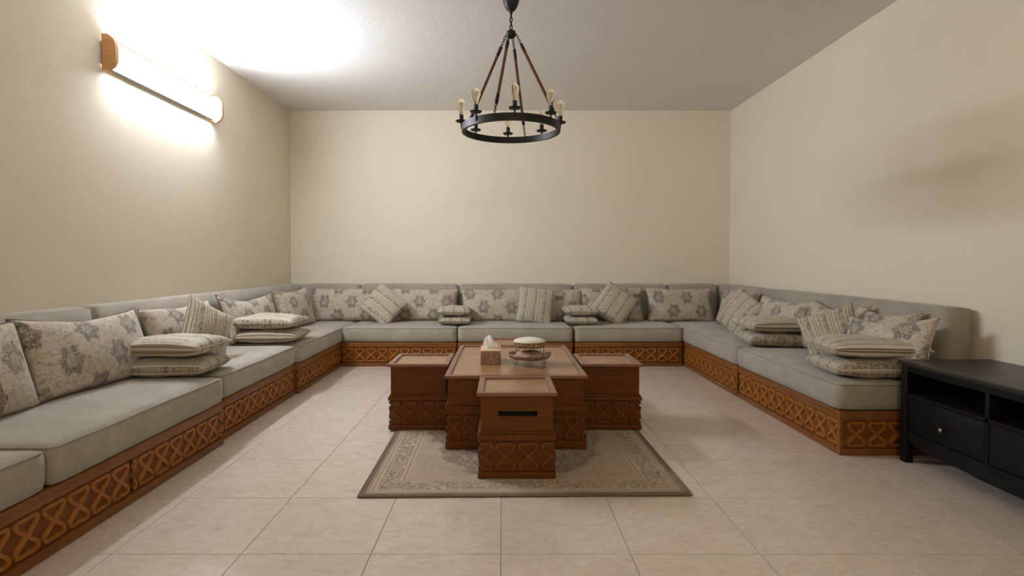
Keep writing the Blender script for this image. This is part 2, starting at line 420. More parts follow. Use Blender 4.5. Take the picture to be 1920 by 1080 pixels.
def motif_row(parent, x0, x1, y, z0, z1, mat, pitch=0.122, phase=None, frame=None):
    """row of figure-of-eight reliefs on the face y (facing -y) of parent; frame rotates the face"""
    a, b = pitch/2-0.005, (z1-z0)/2-0.003
    n = (x1-x0)/pitch
    if phase is None: phase = (n-math.floor(n))*pitch/2 + pitch/2
    x = x0+phase-pitch
    while x < x1+pitch/2:
        lo, hi = max(-a, x0-x), min(a, x1-x)
        if hi-lo > 0.02:
            key = (round(a, 4), round(b, 4), round(lo, 3), round(hi, 3), mat.name)
            if key not in _mc:
                full = lo <= -a+1e-4 and hi >= a-1e-4
                _mc[key] = mesh_from(motif_mesh(a, b, None if full else (lo, hi)), 'carved_motif', mat)
            p = Vector((x, y, (z0+z1)/2)); r = 0
            if frame: p = frame[0] @ p; r = frame[1]
            link('carved_motif', _mc[key], parent, p, (0, 0, r))
        x += pitch

# ---------------------------------------------------------------- sofa bases
BH = 0.258
def sofa_base(label, L, D, loc, rot, seams=(), end=None, mat='sofa_wood'):
    t = thing('sofa_base', label, 'sofa base', loc, rot, 'carved wooden sofa bases')
    box('body', M['sofa_rail'], 0.002, L-0.002, 0.019, D, 0.0, BH-0.012, 0.0, t)
    box('top_rail', M['sofa_rail'], 0, L-0.0305 if end else L, 0, D, BH-0.052, BH, 0.004, t)
    box('plinth_rail', M['sofa_rail'], 0, L-0.0305 if end else L, -0.003, D, 0.0, 0.038, 0.003, t)
    xs = [0.0]+list(seams)+[L]
    for a, b in zip(xs, xs[1:]):
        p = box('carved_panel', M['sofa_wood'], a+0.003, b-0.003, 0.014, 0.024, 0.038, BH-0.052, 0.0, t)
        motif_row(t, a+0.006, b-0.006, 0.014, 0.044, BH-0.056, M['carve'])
    if end:
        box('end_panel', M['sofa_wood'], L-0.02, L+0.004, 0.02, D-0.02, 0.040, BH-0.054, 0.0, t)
        box('end_rail', M['sofa_rail'], L-0.03, L+0.012, 0.0, D, BH-0.052, BH, 0.003, t)
        box('end_rail', M['sofa_rail'], L-0.03, L+0.012, 0.0, D, 0.0, 0.038, 0.003, t)
        box('corner_post', M['sofa_rail'], L-0.02, L+0.012, 0.0, 0.022, 0.038, BH-0.052, 0.002, t)
        motif_row(t, 0.02, D-0.02, 0, 0.044, BH-0.056, M['carve'], frame=(Matrix.Translation((L+0.004, 0, 0)) @ Matrix.Rotation(PI/2, 4, 'Z'), PI/2))
    return t
RL, RB, RR = PI/2, 0.0, -PI/2
XI, XJ, YI = -1.742, 1.952, 5.83
sofa_base('long carved wooden sofa base along the left wall, nearest the camera, with a panel joint', 2.44, 0.85, (XI+0.012, 0.90, 0), RL, (0.38, 1.62))
sofa_base('carved wooden sofa base along the left wall, middle one of the left run', 1.19, 0.83, (XI-0.022, 3.385, 0), RL)
sofa_base('carved wooden sofa base along the left wall running into the back corner', 2.05, 0.85, (XI, 4.605, 0), RL)
sofa_base('carved wooden sofa base against the back wall, left one of three', 1.235, 0.84, (XI+0.006, YI, 0), RB)
sofa_base('carved wooden sofa base against the back wall, middle one behind the coffee table', 1.245, 0.84, (-0.49, YI+0.006, 0), RB)
sofa_base('carved wooden sofa base against the back wall, right one of three', 1.16, 0.84, (0.775, YI+0.003, 0), RB)
sofa_base('carved wooden sofa base along the right wall running into the back corner', 2.14, 0.81, (XJ, 6.66, 0), RR)
sofa_base('carved wooden sofa base along the right wall with carved end beside the black bench', 1.36, 0.80, (XJ+0.004, 4.505, 0), RR, (), True)

# ---------------------------------------------------------------- upholstery
def soft_block(L, D, hh, bev, crown, seed, amp=0.004, res=0.055, taper=0.0):
    """rounded upholstered block: x 0..L, y 0..D, z 0..hh"""
    bm = bmesh.new()
    nx, ny, nz = max(3, int(L/res)), max(3, int(D/res)), 4
    def f(t, n):        # denser lines near the edges
        return t/n
    def pos(i, j, k):
        x, y, z = L*f(i, nx), D*f(j, ny), hh*f(k, nz)
        q = Vector((min(max(x, bev), L-bev), min(max(y, bev), D-bev), min(max(z, bev), hh-bev)))
        d = Vector((x, y, z))-q
        if d.length > 1e-6:
            m = max(abs(d.x), abs(d.y), abs(d.z)); d = d.normalized()*min(m, bev)
        return q+d
    vs_ = {}
    def V(i, j, k):
        key = (i, j, k)
        if key not in vs_: vs_[key] = bm.verts.new(pos(i, j, k))
        return vs_[key]
    for i in range(nx):
        for j in range(ny):
            bm.faces.new((V(i,j,nz), V(i+1,j,nz), V(i+1,j+1,nz), V(i,j+1,nz)))
            bm.faces.new((V(i,j,0), V(i,j+1,0), V(i+1,j+1,0), V(i+1,j,0)))
    for i in range(nx):
        for k in range(nz):
            bm.faces.new((V(i,0,k), V(i+1,0,k), V(i+1,0,k+1), V(i,0,k+1)))
            bm.faces.new((V(i,ny,k), V(i,ny,k+1), V(i+1,ny,k+1), V(i+1,ny,k)))
    for j in range(ny):
        for k in range(nz):
            bm.faces.new((V(0,j,k), V(0,j,k+1), V(0,j+1,k+1), V(0,j+1,k)))
            bm.faces.new((V(nx,j,k), V(nx,j+1,k), V(nx,j+1,k+1), V(nx,j,k+1)))
    for v in bm.verts:
        x, y, z = v.co
        u, w_ = 2*x/L-1, 2*y/D-1
        c = crown*(1-u**4)*(1-w_**4)*(z/hh)
        nz_ = noise.noise(Vector((x*4.1+seed*7.3, y*4.1, z*5)))
        v.co.z += c + amp*nz_*(z/hh)
        fr = 1 if y < bev else 0
        v.co.y += -fr*0.006*math.sin(PI*z/hh) + amp*0.7*noise.noise(Vector((x*5+seed*3.1, 9.1, z*6)))*fr
    return bm
SH = 0.163
def rounded_loop(x0, x1, y0, y1, r, z, n=5):
    pts = []
    for cx, cy, a0 in ((x1-r, y0+r, -PI/2), (x1-r, y1-r, 0), (x0+r, y1-r, PI/2), (x0+r, y0+r, PI)):
        for k in range(n): pts.append((cx+r*math.cos(a0+PI/2*k/(n-1)), cy+r*math.sin(a0+PI/2*k/(n-1)), z))
    out = []
    for a, b in zip(pts, pts[1:]+pts[:1]):
        d = (Vector(b)-Vector(a)).length; m = max(1, int(d/0.05))
        for k in range(m): out.append(Vector(a).lerp(Vector(b), k/m))
    return out
def seat_cushion(label, L, D, loc, rot, seed, hh=SH):
    me = mesh_from(soft_block(L, D, hh, 0.026, 0.010, seed), 'seat_cushion', M['fabric'], True)
    t = thing('seat_cushion', label, 'seat cushion', loc, rot, 'grey seat cushions of the sofa', me)
    bm = bmesh.new()
    pts = rounded_loop(0.006, L-0.006, 0.004, D-0.006, 0.028, hh-0.012)
    for p in pts: p.z += 0.004*noise.noise(Vector((p.x*2.7+seed*7.3, p.y*4, 0)))
    tube(bm, pts, 0.0042, 6, closed=True)
    link('piping', mesh_from(bm, 'piping', M['pipe_grey'], True), t)
    return t
G = 0.008
seat_cushion('grey seat cushion at the bottom left edge of the view, on the left run', 1.12, 0.86, (XI+0.018, 0.92, BH), RL, 1)
seat_cushion('grey seat cushion of the left run under the large floral cushion and the nearest stack', 1.27, 0.86, (XI+0.022, 2.06, BH), RL, 2)
seat_cushion('grey seat cushion of the left run, second behind the near stack of striped cushions', 1.19, 0.85, (XI-0.012, 3.385, BH), RL, 3)
seat_cushion('grey seat cushion of the left run filling the back left corner', 2.06, 0.86, (XI+0.008, 4.60, BH), RL, 4)
seat_cushion('grey seat cushion against the back wall, left one of three', 1.235, 0.84, (XI+0.012, YI-0.008, BH), RB, 5)
seat_cushion('grey seat cushion against the back wall, middle one behind the tissue box', 1.245, 0.84, (-0.49, YI-0.006, BH), RB, 6)
seat_cushion('grey seat cushion against the back wall, right one of three', 1.165, 0.84, (0.772, YI-0.008, BH), RB, 7)
seat_cushion('grey seat cushion of the right run filling the back right corner', 2.15, 0.82, (XJ-0.008, 6.66, BH), RR, 8)
seat_cushion('grey seat cushion of the right run at its open end beside the black bench', 1.365, 0.82, (XJ-0.008, 4.50, BH), RR, 9)

BT = 0.148
ST = BH+SH
def back_cushion(label, L, loc, rot, seed, hh=0.43, D=BT, bev=0.036):
    me = mesh_from(soft_block(L, D, hh, bev, 0.004, seed, 0.004, 0.05), 'back_cushion', M['fabric'], True)
    return thing('back_cushion', label, 'back cushion', loc, rot, 'grey back cushions of the sofa', me)
BZ = ST+0.006
back_cushion('grey back cushion on the left wall, nearest the camera', 2.35, (XL+BT+0.004, 0.92, BZ), RL, 11)
back_cushion('grey back cushion on the left wall, long middle one', 2.28, (XL+BT+0.004, 3.285, BZ), RL, 12)
back_cushion('grey back cushion on the left wall, short one at the back corner', 1.09, (XL+BT+0.004, 5.575, BZ), RL, 13)
back_cushion('grey back cushion on the back wall, short one in the left corner', 0.72, (-2.45, YB-BT-0.004, BZ), RB, 14)
back_cushion('grey back cushion on the back wall, second from the left corner', 1.185, (-1.722, YB-BT-0.004, BZ), RB, 15)
back_cushion('grey back cushion on the back wall, middle one behind the coffee table', 1.375, (-0.53, YB-BT-0.004, BZ), RB, 16)
back_cushion('grey back cushion on the back wall, second from the right corner', 1.135, (0.852, YB-BT-0.004, BZ), RB, 17)
back_cushion('grey back cushion on the back wall, short one in the right corner', 0.60, (1.995, YB-BT-0.004, BZ), RB, 18)
back_cushion('grey back cushion on the right wall, short one at the back corner', 1.10, (XR-BT-0.03, 6.66, BZ), RR, 19)
back_cushion('grey back cushion on the right wall, long one with an open end', 2.36, (XR-BT-0.03, 5.55, BZ), RR, 20, bev=0.022)

# ---------------------------------------------------------------- scatter cushions
def pillow_bm(w_, h_, t, seed, n=20, pinch=0.07, uvo=(0, 0), wr=0.006, slump=0.0, full=0.40):
    bm = bmesh.new(); lay = bm.loops.layers.uv.verify()
    uvs = {}
    for side in (1, -1):
        grid = []
        for j in range(n+1):
            row = []
            for i in range(n+1):
                u, v = 2*i/n-1, 2*j/n-1
                u = math.sin(u*PI/2)*0.35+u*0.65; v = math.sin(v*PI/2)*0.35+v*0.65
                x = w_/2*u*(1-pinch*(1-v*v)); z = h_/2*v*(1-pinch*1.1*(1-u*u))
                f = max(0.0, (1-u*u)*(1-v*v))
                y = side*t/2*f**full
                edge = min(1-abs(u), 1-abs(v))
                if edge > 1e-4:
                    k = min(1, edge*5)
                    y += wr*k*noise.noise(Vector((x*9+seed*3.7, z*9+side*5, seed)))*1.6
                    y += wr*0.5*k*noise.noise(Vector((x*24+seed*1.7, z*24, side*3)))
                z += 0.010*noise.noise(Vector((x*4, seed*2.3, 1.5)))*abs(v)
                x += 0.008*noise.noise(Vector((z*4, seed*1.3, 7.5)))*abs(u)
                if slump: z -= slump*(1-u*u)*max(0, v)**2
                vert = bm.verts.new((x, y, z)); uvs[vert] = (w_/2*u+uvo[0], h_/2*v+uvo[1])
                row.append(vert)
            grid.append(row)
        for j in range(n):
            for i in range(n):
                q = (grid[j][i], grid[j][i+1], grid[j+1][i+1], grid[j+1][i])
                f = bm.faces.new(q if side < 0 else q[::-1])
                for l in f.loops: l[lay].uv = uvs[l.vert]
        if side == 1:
            rim = [grid[0][i].co.copy() for i in range(n)]+[grid[j][n].co.copy() for j in range(n)]+[grid[n][n-i].co.copy() for i in range(n)]+[grid[n-j][0].co.copy() for j in range(n)]
    bmesh.ops.remove_doubles(bm, verts=bm.verts[:], dist=1e-5)
    return bm, rim
pn = [0]
def cushion(kind, label, size, loc, yaw, tilt=15, roll=0, group=None, thick=0.15, uvo=(0, 0), slump=0.0, pinch=0.07, full=0.40, dark=False):
    pn[0] += 1; sd = pn[0]
    bm, rim = pillow_bm(size[0], size[1], thick, sd, uvo=uvo, slump=slump, pinch=pinch, full=full)
    name = kind+'_cushion'
    me = mesh_from(bm, name, M['floral' if kind == 'floral' else 'striped'], True)
    t = thing(name, label, 'cushion', (0, 0, 0), 0, group, me)
    m = Matrix.Translation(Vector(loc)) @ Matrix.Rotation(R(yaw), 4, 'Z') @ Matrix.Rotation(R(tilt), 4, 'X') @ Matrix.Rotation(R(roll), 4, 'Y')
    t.location = m.to_translation(); t.rotation_euler = m.to_euler()
    b2 = bmesh.new(); tube(b2, rim, 0.0042 if dark else 0.0028, 6, closed=True)
    link('edge_braid', mesh_from(b2, 'edge_braid', M['cord' if dark else 'cord_l'], True), t)
    # drop onto the seat
    return t
YL, YBK, YR = -90, 180, 90
gF, gS, gP = 'floral cushions leaning on the sofa', 'striped cushions leaning on the sofa', 'striped cushions lying in stacks'
fz = ST+0.20
cushion('floral', 'floral cushion cut by the left edge of the picture', (0.80, 0.43), (-2.29, 2.235, fz+0.005), YL+3, 17, 0, gF, 0.17, (0.10, 0.05), dark=True)
cushion('floral', 'large floral cushion with a dark braided edge left of the nearest stack', (0.86, 0.44), (-2.31, 3.045, fz+0.01), YL-2, 20, -1, gF, 0.18, (0.27, 0.14), 0.03, dark=True)
cushion('floral', 'floral cushion on the left run behind the upright striped one', (0.86, 0.42), (-2.33, 3.98, fz), YL, 18, 0, gF, 0.16, (0.20, 0.13), 0.02)
cushion('floral', 'floral cushion on the left run half hidden behind the second stack', (0.88, 0.43), (-2.29, 4.95, fz+0.012), YL-5, 18, -1, gF, 0.16, (0.0, 0.09), 0.05, 0.09, dark=True)
cushion('floral', 'floral cushion standing in the back left corner', (0.72, 0.44), (-2.24, 5.86, fz+0.01), YL-6, 16, 0, gF, 0.17, (0.2, 0.2), 0.03)
zb = ST+0.195
cushion('floral', 'floral cushion on the back sofa next to the left corner', (0.84, 0.41), (-1.865, 6.44, zb), YBK, 14, 0, gF, 0.15, (0.27, 0.06))
cushion('floral', 'floral cushion on the back sofa right of the left tilted striped one', (0.80, 0.40), (-0.93, 6.44, zb-0.005), YBK, 14, 0, gF, 0.15, (0.12, 0.05))
cushion('floral', 'floral cushion on the back sofa behind the tissue box', (0.78, 0.40), (-0.115, 6.45, zb-0.01), YBK, 14, 0, gF, 0.14, (0.4, 0.12))
cushion('floral', 'floral cushion on the back sofa between the leaning striped one and the right stack', (0.66, 0.40), (0.62, 6.45, zb-0.01), YBK, 13, 0, gF, 0.14, (0.05, 0.12))
cushion('floral', 'floral cushion on the back sofa behind the right tilted striped one', (0.76, 0.41), (1.29, 6.45, zb), YBK, 14, 0, gF, 0.14, (0.33, 0.21))
cushion('floral', 'floral cushion on the back sofa next to the right corner', (0.80, 0.41), (2.085, 6.40, zb), YBK+2, 16, -1, gF, 0.15, (0.24, 0.0))
zr = ST+0.195
cushion('floral', 'floral cushion on the right run nearest the back corner', (0.74, 0.42), (2.50, 5.80, zr), YR+4, 16, 0, gF, 0.16, (0.1, 0.1))
cushion('floral', 'floral cushion on the right run behind the far stack', (0.84, 0.41), (2.48, 4.85, zr), YR+3, 18, 0, gF, 0.16, (0.2, 0.03), 0.03, 0.09)
cushion('floral', 'floral cushion on the right run behind the upright striped one', (0.74, 0.42), (2.50, 4.14, zr), YR, 18, 0, gF, 0.15, (0.05, 0.2), 0.04, 0.09)
cushion('floral', 'floral cushion on the right run between the upright striped one and the end one', (0.60, 0.42), (2.505, 3.62, zr), YR+2, 18, 0, gF, 0.10, (0.3, 0.1), 0.03, 0.09)
cushion('floral', 'floral cushion at the open end of the right run behind the near stack', (0.58, 0.40), (2.375, 3.37, zr-0.015), YR+17, 20, 5, gF, 0.14, (0.15, 0.15), 0.03, 0.09)

cushion('striped', 'striped cushion standing on a corner on the left run', (0.40, 0.40), (-2.09, 3.83, ST+0.225), YL-14, 16, 60, gS, 0.13, (0, 0.03), 0, 0.09)
cushion('striped', 'striped cushion tilted on its corner near the left corner of the back sofa', (0.41, 0.39), (-1.365, 6.22, ST+0.205), YBK, 22, -38, gS, 0.12, (0, 0.05), pinch=0.03)
cushion('striped', 'striped cushion leaning on the back sofa behind the two tier tray', (0.42, 0.40), (0.37, 6.26, ST+0.195), YBK, 20, 82, gS, 0.12, (0, 0.02), pinch=0.03)
cushion('striped', 'striped cushion tilted on its corner right of the middle stack', (0.42, 0.40), (1.27, 6.20, ST+0.215), YBK, 20, 55, gS, 0.12, (0, 0.0), pinch=0.03)
cushion('striped', 'striped cushion leaning in the back right corner of the sofa', (0.42, 0.40), (2.33, 5.36, ST+0.20), YR+22, 20, 62, gS, 0.12, (0, 0.04), pinch=0.05)
cushion('striped', 'striped cushion standing upright behind the near stack on the right', (0.38, 0.38), (2.315, 3.81, ST+0.185), YR+48, 16, 112, gS, 0.11, (0, 0.02), pinch=0.10)

def stack(x, y, yaw, dl, where, size=(0.50, 0.38), z=ST, th=0.13, jit=((0, 0, 0), (0, 0, 0))):
    cushion('striped', 'lower striped cushion of the stack '+where, size, (x+jit[0][0], y+jit[0][1], z+th*0.48), yaw+jit[0][2], 90, 0, gP, th, (0, 0.05+dl), 0, 0.035, 0.30)
    cushion('striped', 'upper striped cushion of the stack '+where, size, (x+jit[1][0], y+jit[1][1], z+th*1.40), yaw+jit[1][2], 90, 0, gP, th, (0, 0.01+dl), 0, 0.035, 0.30)
stack(-2.055, 3.40, 1, 0.0, 'nearest the camera on the left run', (0.53, 0.40), jit=((0.0, 0, 4), (-0.01, 0.01, -2)))
stack(-2.055, 4.79, 1, 0.03, 'farther back on the left run', (0.54, 0.44), jit=((0.02, 0, 3), (0, 0, 0)))
stack(-0.545, 6.16, 90, 0.02, 'left of the tissue box on the back sofa', (0.46, 0.36), th=0.11, jit=((0.01, 0, 0), (0, 0, 2)))
stack(0.865, 6.16, 90, 0.04, 'right of the two tier tray on the back sofa', (0.46, 0.36), th=0.11, jit=((0.01, 0, -2), (0, 0, 2)))
stack(2.29, 4.58, -2, 0.01, 'farther back on the right run', (0.54, 0.42), jit=((0.0, 0, -3), (0, 0, 2)))
stack(2.26, 3.37, -3, 0.02, 'beside the black bench on the right run', (0.55, 0.42), jit=((0.0, 0, -2), (-0.005, 0, -3)))

# ---------------------------------------------------------------- rug
RW, RD = 1.60, 2.30
M['rug'] = m_rug('faded_medallion_rug', RW, RD)
bm = bmesh.new(); add_box(bm, -RW/2, RW/2, -RD/2, RD/2, 0, 0.009)
bmesh.ops.bevel(bm, geom=bm.edges[:], offset=0.003, segments=2, affect='EDGES')
rug = thing('rug', 'faded beige medallion rug under the coffee table', 'rug', (0.092, 2.575+RD/2, 0.0005), R(0.8), None, mesh_from(bm, 'rug', M['rug'], True, 35))
bm = bmesh.new(); tube(bm, rounded_loop(-RW/2, RW/2, -RD/2, RD/2, 0.006, 0.0055, 3), 0.0055, 6, closed=True)
link('edge_binding', mesh_from(bm, 'edge_binding', m_simple('brown_binding', (0.17, 0.125, 0.08), 0.95), True), rug)

# ---------------------------------------------------------------- table and stools
def wood_unit(name, label, cat, cx, cy, w_, d_, h_, z0, band, plinth, pitch, slot=False, group=None, rot=0.0):
    """w_, d_: size of the carved lower body; band = (bottom, top) of the moulding"""
    t = thing(name, label, cat, (cx, cy, z0), rot, group)
    W2, D2 = w_/2, d_/2
    box('plinth', M['table_wood'], -W2-0.005, W2+0.005, -D2-0.005, D2+0.005, 0, plinth, 0.004, t)
    box('lower_body', M['table_wood'], -W2+0.008, W2-0.008, -D2+0.008, D2-0.008, plinth, band[0], 0.0, t)
    for k in range(4):
        L, off = (w_, D2) if k % 2 == 0 else (d_, W2)
        fm = Matrix.Rotation(k*PI/2, 4, 'Z')
        motif_row(t, -L/2+0.004, L/2-0.004, -off+0.008, plinth+0.002, band[0]-0.002, M['table_carve'], pitch, phase=(0.042 if name == 'coffee_table' else (L/2-0.004-pitch/2) % pitch), frame=(fm, k*PI/2))
    box('moulding', M['table_wood'], -W2-0.007, W2+0.007, -D2-0.007, D2+0.007, band[0], band[1]-0.012, 0.004, t)
    bi = 0.010
    box('moulding', M['table_wood'], -W2, W2, -D2, D2, band[1]-0.012, band[1], 0.003, t)
    zt = h_-0.020
    u0, u1, v0, v1 = -W2+bi, W2-bi, -D2+bi, D2-bi
    bm = bmesh.new()
    fs = add_box(bm, u0, u1, v0, v1, band[1], zt)
    if slot:
        bm.faces.remove(fs[2])
        sx0, sx1, sz0, sz1, dep = slot
        xs = (u0, sx0, sx1, u1); zs = (band[1], sz0, sz1, zt)
        for i in range(3):
            for j in range(3):
                if i == 1 and j == 1: continue
                bm.faces.new([bm.verts.new((x, v0, z)) for x, z in ((xs[i], zs[j]), (xs[i+1], zs[j]), (xs[i+1], zs[j+1]), (xs[i], zs[j+1]))])
        bmesh.ops.remove_doubles(bm, verts=bm.verts[:], dist=1e-6)
    link('body', mesh_from(bm, 'body', M['table_wood']), t)
    if slot:
        bm = bmesh.new(); add_box(bm, sx0, sx1, v0+0.0005, v0+dep, sz0, sz1)
        for f in [f for f in bm.faces if abs(f.calc_center_median().y-(v0+0.0005)) < 1e-5]: bm.faces.remove(f)
        link('handle_slot', mesh_from(bm, 'handle_slot', M['slot']), t)
        bm = bmesh.new(); tube(bm, [(sx0, v0-0.001, sz0), (sx1, v0-0.001, sz0), (sx1, v0-0.001, sz1), (sx0, v0-0.001, sz1)], 0.0022, 6, closed=True)
        link('slot_rim', mesh_from(bm, 'slot_rim', M['iron'], True), t)
    # top: mitred rim frame round a lower inset panel
    o = 0.013; fw = 0.034
    A = (-W2-o+0.003, W2+o-0.003, -D2-o+0.003, D2+o-0.003)
    for k in range(4):
        LX, LY = ((A[1]-A[0])/2, (A[3]-A[2])/2) if k % 2 == 0 else ((A[3]-A[2])/2, (A[1]-A[0])/2)
        bm = bmesh.new()
        sec = [(0.004, zt), (0.0, zt+0.005), (0.0, h_-0.003), (0.003, h_), (fw-0.002, h_), (fw, h_-0.003), (fw, zt+0.001)]
        ends = [[bm.verts.new((sg*(LX-q), -LY+q, z)) for q, z in sec] for sg in (-1, 1)]
        for i in range(len(sec)): bm.faces.new((ends[0][i], ends[1][i], ends[1][(i+1) % len(sec)], ends[0][(i+1) % len(sec)]))
        bm.faces.new(ends[0]); bm.faces.new(ends[1][::-1])
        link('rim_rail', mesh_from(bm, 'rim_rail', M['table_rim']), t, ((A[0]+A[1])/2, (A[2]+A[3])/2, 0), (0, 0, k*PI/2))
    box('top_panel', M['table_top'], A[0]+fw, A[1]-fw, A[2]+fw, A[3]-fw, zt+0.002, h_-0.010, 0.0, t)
    return t
M['table_carve'] = m_wood('table_carving', (0.125, 0.038, 0.004), (0.225, 0.078, 0.011), 0.38, 1.0, 0.25)
RZ = 0.0105
TCX = 0.078
gst = 'stools pushed up to the coffee table'
wood_unit('coffee_table', 'large square carved wooden coffee table holding the tissue box', 'table', TCX, 3.795, 0.83, 1.17, 0.452-RZ, RZ, (0.212, 0.272), 0.05, 0.100)
wood_unit('stool', 'carved wooden stool with a dark handle slot, in front of the coffee table', 'stool', 0.072, 2.965, 0.392, 0.385, 0.456-RZ, RZ, (0.196, 0.240), 0.034, 0.117, (-0.095, 0.105, 0.322, 0.345, 0.03), gst)
wood_unit('stool', 'carved wooden stool at the left side of the coffee table', 'stool', -0.562, 3.785, 0.385, 0.405, 0.450-RZ, RZ, (0.196, 0.232), 0.034, 0.113, None, gst)
wood_unit('stool', 'carved wooden stool at the right side of the coffee table', 'stool', 0.722, 3.785, 0.385, 0.405, 0.450-RZ, RZ, (0.196, 0.232), 0.034, 0.113, None, gst)
wood_unit('stool', 'carved wooden stool behind the coffee table, mostly hidden', 'stool', 0.09, 4.615, 0.392, 0.385, 0.450-RZ, RZ, (0.196, 0.232), 0.034, 0.117, None, gst)

# ---------------------------------------------------------------- tissue box
TT = 0.4425
t = thing('tissue_box', 'marbled brown tissue box with a white tissue, on the coffee table', 'tissue box', (-0.083, 3.72, TT), R(1))
box('carton', M['boxprint'], -0.068, 0.068, -0.115, 0.115, 0, 0.086, 0.002, t)
box('carton_top', M['boxtop'], -0.0685, 0.0685, -0.1155, 0.1155, 0.086, 0.092, 0.002, t)
bm = bmesh.new()
for ox, oy, ang, hk, sd in ((0.002, -0.012, 0.05, 0.100, 1.0), (0.012, 0.012, 0.45, 0.085, 4.0)):
    NU, NV = 16, 8; g_ = []
    for j in range(NV+1):
        row = []
        for i in range(NU+1):
            u, v = i/NU, j/NV
            wd_ = 0.058+0.036*math.sin(PI*min(1, v*1.1))
            x = (u-0.5)*wd_-0.016*v; y = (0.006+0.006*v)*math.sin(2*PI*u*1.6+sd+v)
            z = 0.086+v*hk*(0.45+0.55*math.sin(PI*min(1, max(0, 0.12+u*0.8)))**1.2)+0.008*v*math.sin(9*u+sd)
            ca, sa = math.cos(ang), math.sin(ang)
            row.append(bm.verts.new((ox+x*ca-y*sa, oy+x*sa+y*ca, z)))
        g_.append(row)
    for j in range(NV):
        for i in range(NU): bm.faces.new((g_[j][i], g_[j][i+1], g_[j+1][i+1], g_[j+1][i]))
link('tissue', mesh_from(bm, 'tissue', M['tissue'], True, 50), t)

# ---------------------------------------------------------------- two tier tray
t = thing('tiered_tray', 'two tier wire tray with a round white padded lid, on the coffee table', 'tray', (0.178, 3.62, TT))
bm = bmesh.new()
lathe(bm, [(0.0, 0.046), (0.100, 0.046), (0.126, 0.054), (0.141, 0.072), (0.144, 0.068), (0.130, 0.047), (0.104, 0.038), (0.0, 0.038)], 36)
for v in bm.verts:
    a = math.atan2(v.co.y, v.co.x); r = math.hypot(v.co.x, v.co.y)
    if r > 0.13: v.co.z += 0.003*math.cos(12*a)
link('lower_tray', mesh_from(bm, 'lower_tray', M['ornate'], True, 40), t)
bm = bmesh.new()
lathe(bm, [(0.0, 0.116), (0.096, 0.116), (0.103, 0.122), (0.107, 0.146), (0.101, 0.149), (0.0, 0.149)], 36)
link('upper_tray', mesh_from(bm, 'upper_tray', M['ornate'], True, 40), t)
bm = bmesh.new()
lathe(bm, [(0.0, 0.1495), (0.100, 0.1495), (0.108, 0.153), (0.106, 0.159), (0.085, 0.168), (0.05, 0.176), (0.015, 0.181), (0.0, 0.181)], 36)
link('padded_lid', mesh_from(bm, 'padded_lid', M['white_cloth'], True, 60), t)
bm = bmesh.new()
for k in range(3):
    a = R(-100+120*k) if False else R(-150+120*k)
    ca, sa = math.cos(a), math.sin(a)
    def P(r, z, q=0.0): return (ca*r-sa*q, sa*r+ca*q, z)
    tube(bm, [P(0.104, 0.145), P(0.104, 0.10), P(0.106, 0.060), P(0.108, 0.03), P(0.106, 0.006), P(0.108, 0.0025)], 0.0025, 6)
    loop = [P(0.106, 0.030+0.026*math.sin(x), 0.014+0.014*math.cos(x)) for x in (2*PI*i/12 for i in range(12))]
    tube(bm, loop, 0.0018, 5, closed=True)
    loop = [P(0.106, 0.030+0.026*math.sin(x), -0.014+0.014*math.cos(x)) for x in (2*PI*i/12 for i in range(12))]
    tube(bm, loop, 0.0018, 5, closed=True)
link('wire_frame', mesh_from(bm, 'wire_frame', M['bronze'], True), t)
for s in (-1, 1):
    bm = bmesh.new()
    tube(bm, [(s*0.138, 0.02*math.cos(x), 0.070+0.014*math.sin(x)) for x in (PI*i/8 for i in range(9))], 0.0025, 6)
    link('tray_handle', mesh_from(bm, 'tray_handle', M['bronze'], True), t)
bm = bmesh.new()
lathe(bm, [(0.0, 0.047), (0.092, 0.047), (0.100, 0.058), (0.088, 0.074), (0.06, 0.084), (0.03, 0.087), (0.0, 0.088)], 40)
for v in bm.verts:
    v.co += Vector((0, 0, 1))*(0.012*noise.noise(v.co*45)) if v.co.z > 0.055 else Vector((0, 0, 0))
link('crumpled_liner', mesh_from(bm, 'crumpled_liner', M['liner'], True), t)

# ---------------------------------------------------------------- black bench
t = thing('media_bench', 'black wooden media bench with drawers and open shelves at the right wall', 'bench', (0, 0, 0))
bx0, bx1, by0, by1, bh = 2.255, 2.765, 1.48, 3.065, 0.572
MB_ = M['black_wood']
box('top_board', M['black_top_lit'], bx0-0.014, bx1+0.006, by0-0.015, by1+0.015, bh-0.024, bh, 0.004, t)
for x in (bx0, bx1-0.045):
    for y in (by0, by1-0.045):
        box('leg', MB_, x, x+0.045, y, y+0.045, 0.0, bh-0.024, 0.003, t)
for y in (by0+0.008, by1-0.024):
    box('side_panel', MB_, bx0+0.045, bx1-0.045, y, y+0.016, 0.12, bh-0.024, 0.0, t)
box('back_panel', MB_, bx1-0.020, bx1-0.008, by0+0.045, by1-0.045, 0.12, bh-0.024, 0.0, t)
box('upper_rail', MB_, bx0+0.003, bx0+0.023, by0+0.045, by1-0.045, bh-0.060, bh-0.024, 0.001, t)
box('shelf', MB_, bx0+0.006, bx1-0.02, by0+0.024, by1-0.024, 0.372, 0.392, 0.001, t)
box('bottom_board', M['black_in'], bx0+0.02, bx1-0.02, by0+0.024, by1-0.024, 0.165, 0.180, 0.0, t)
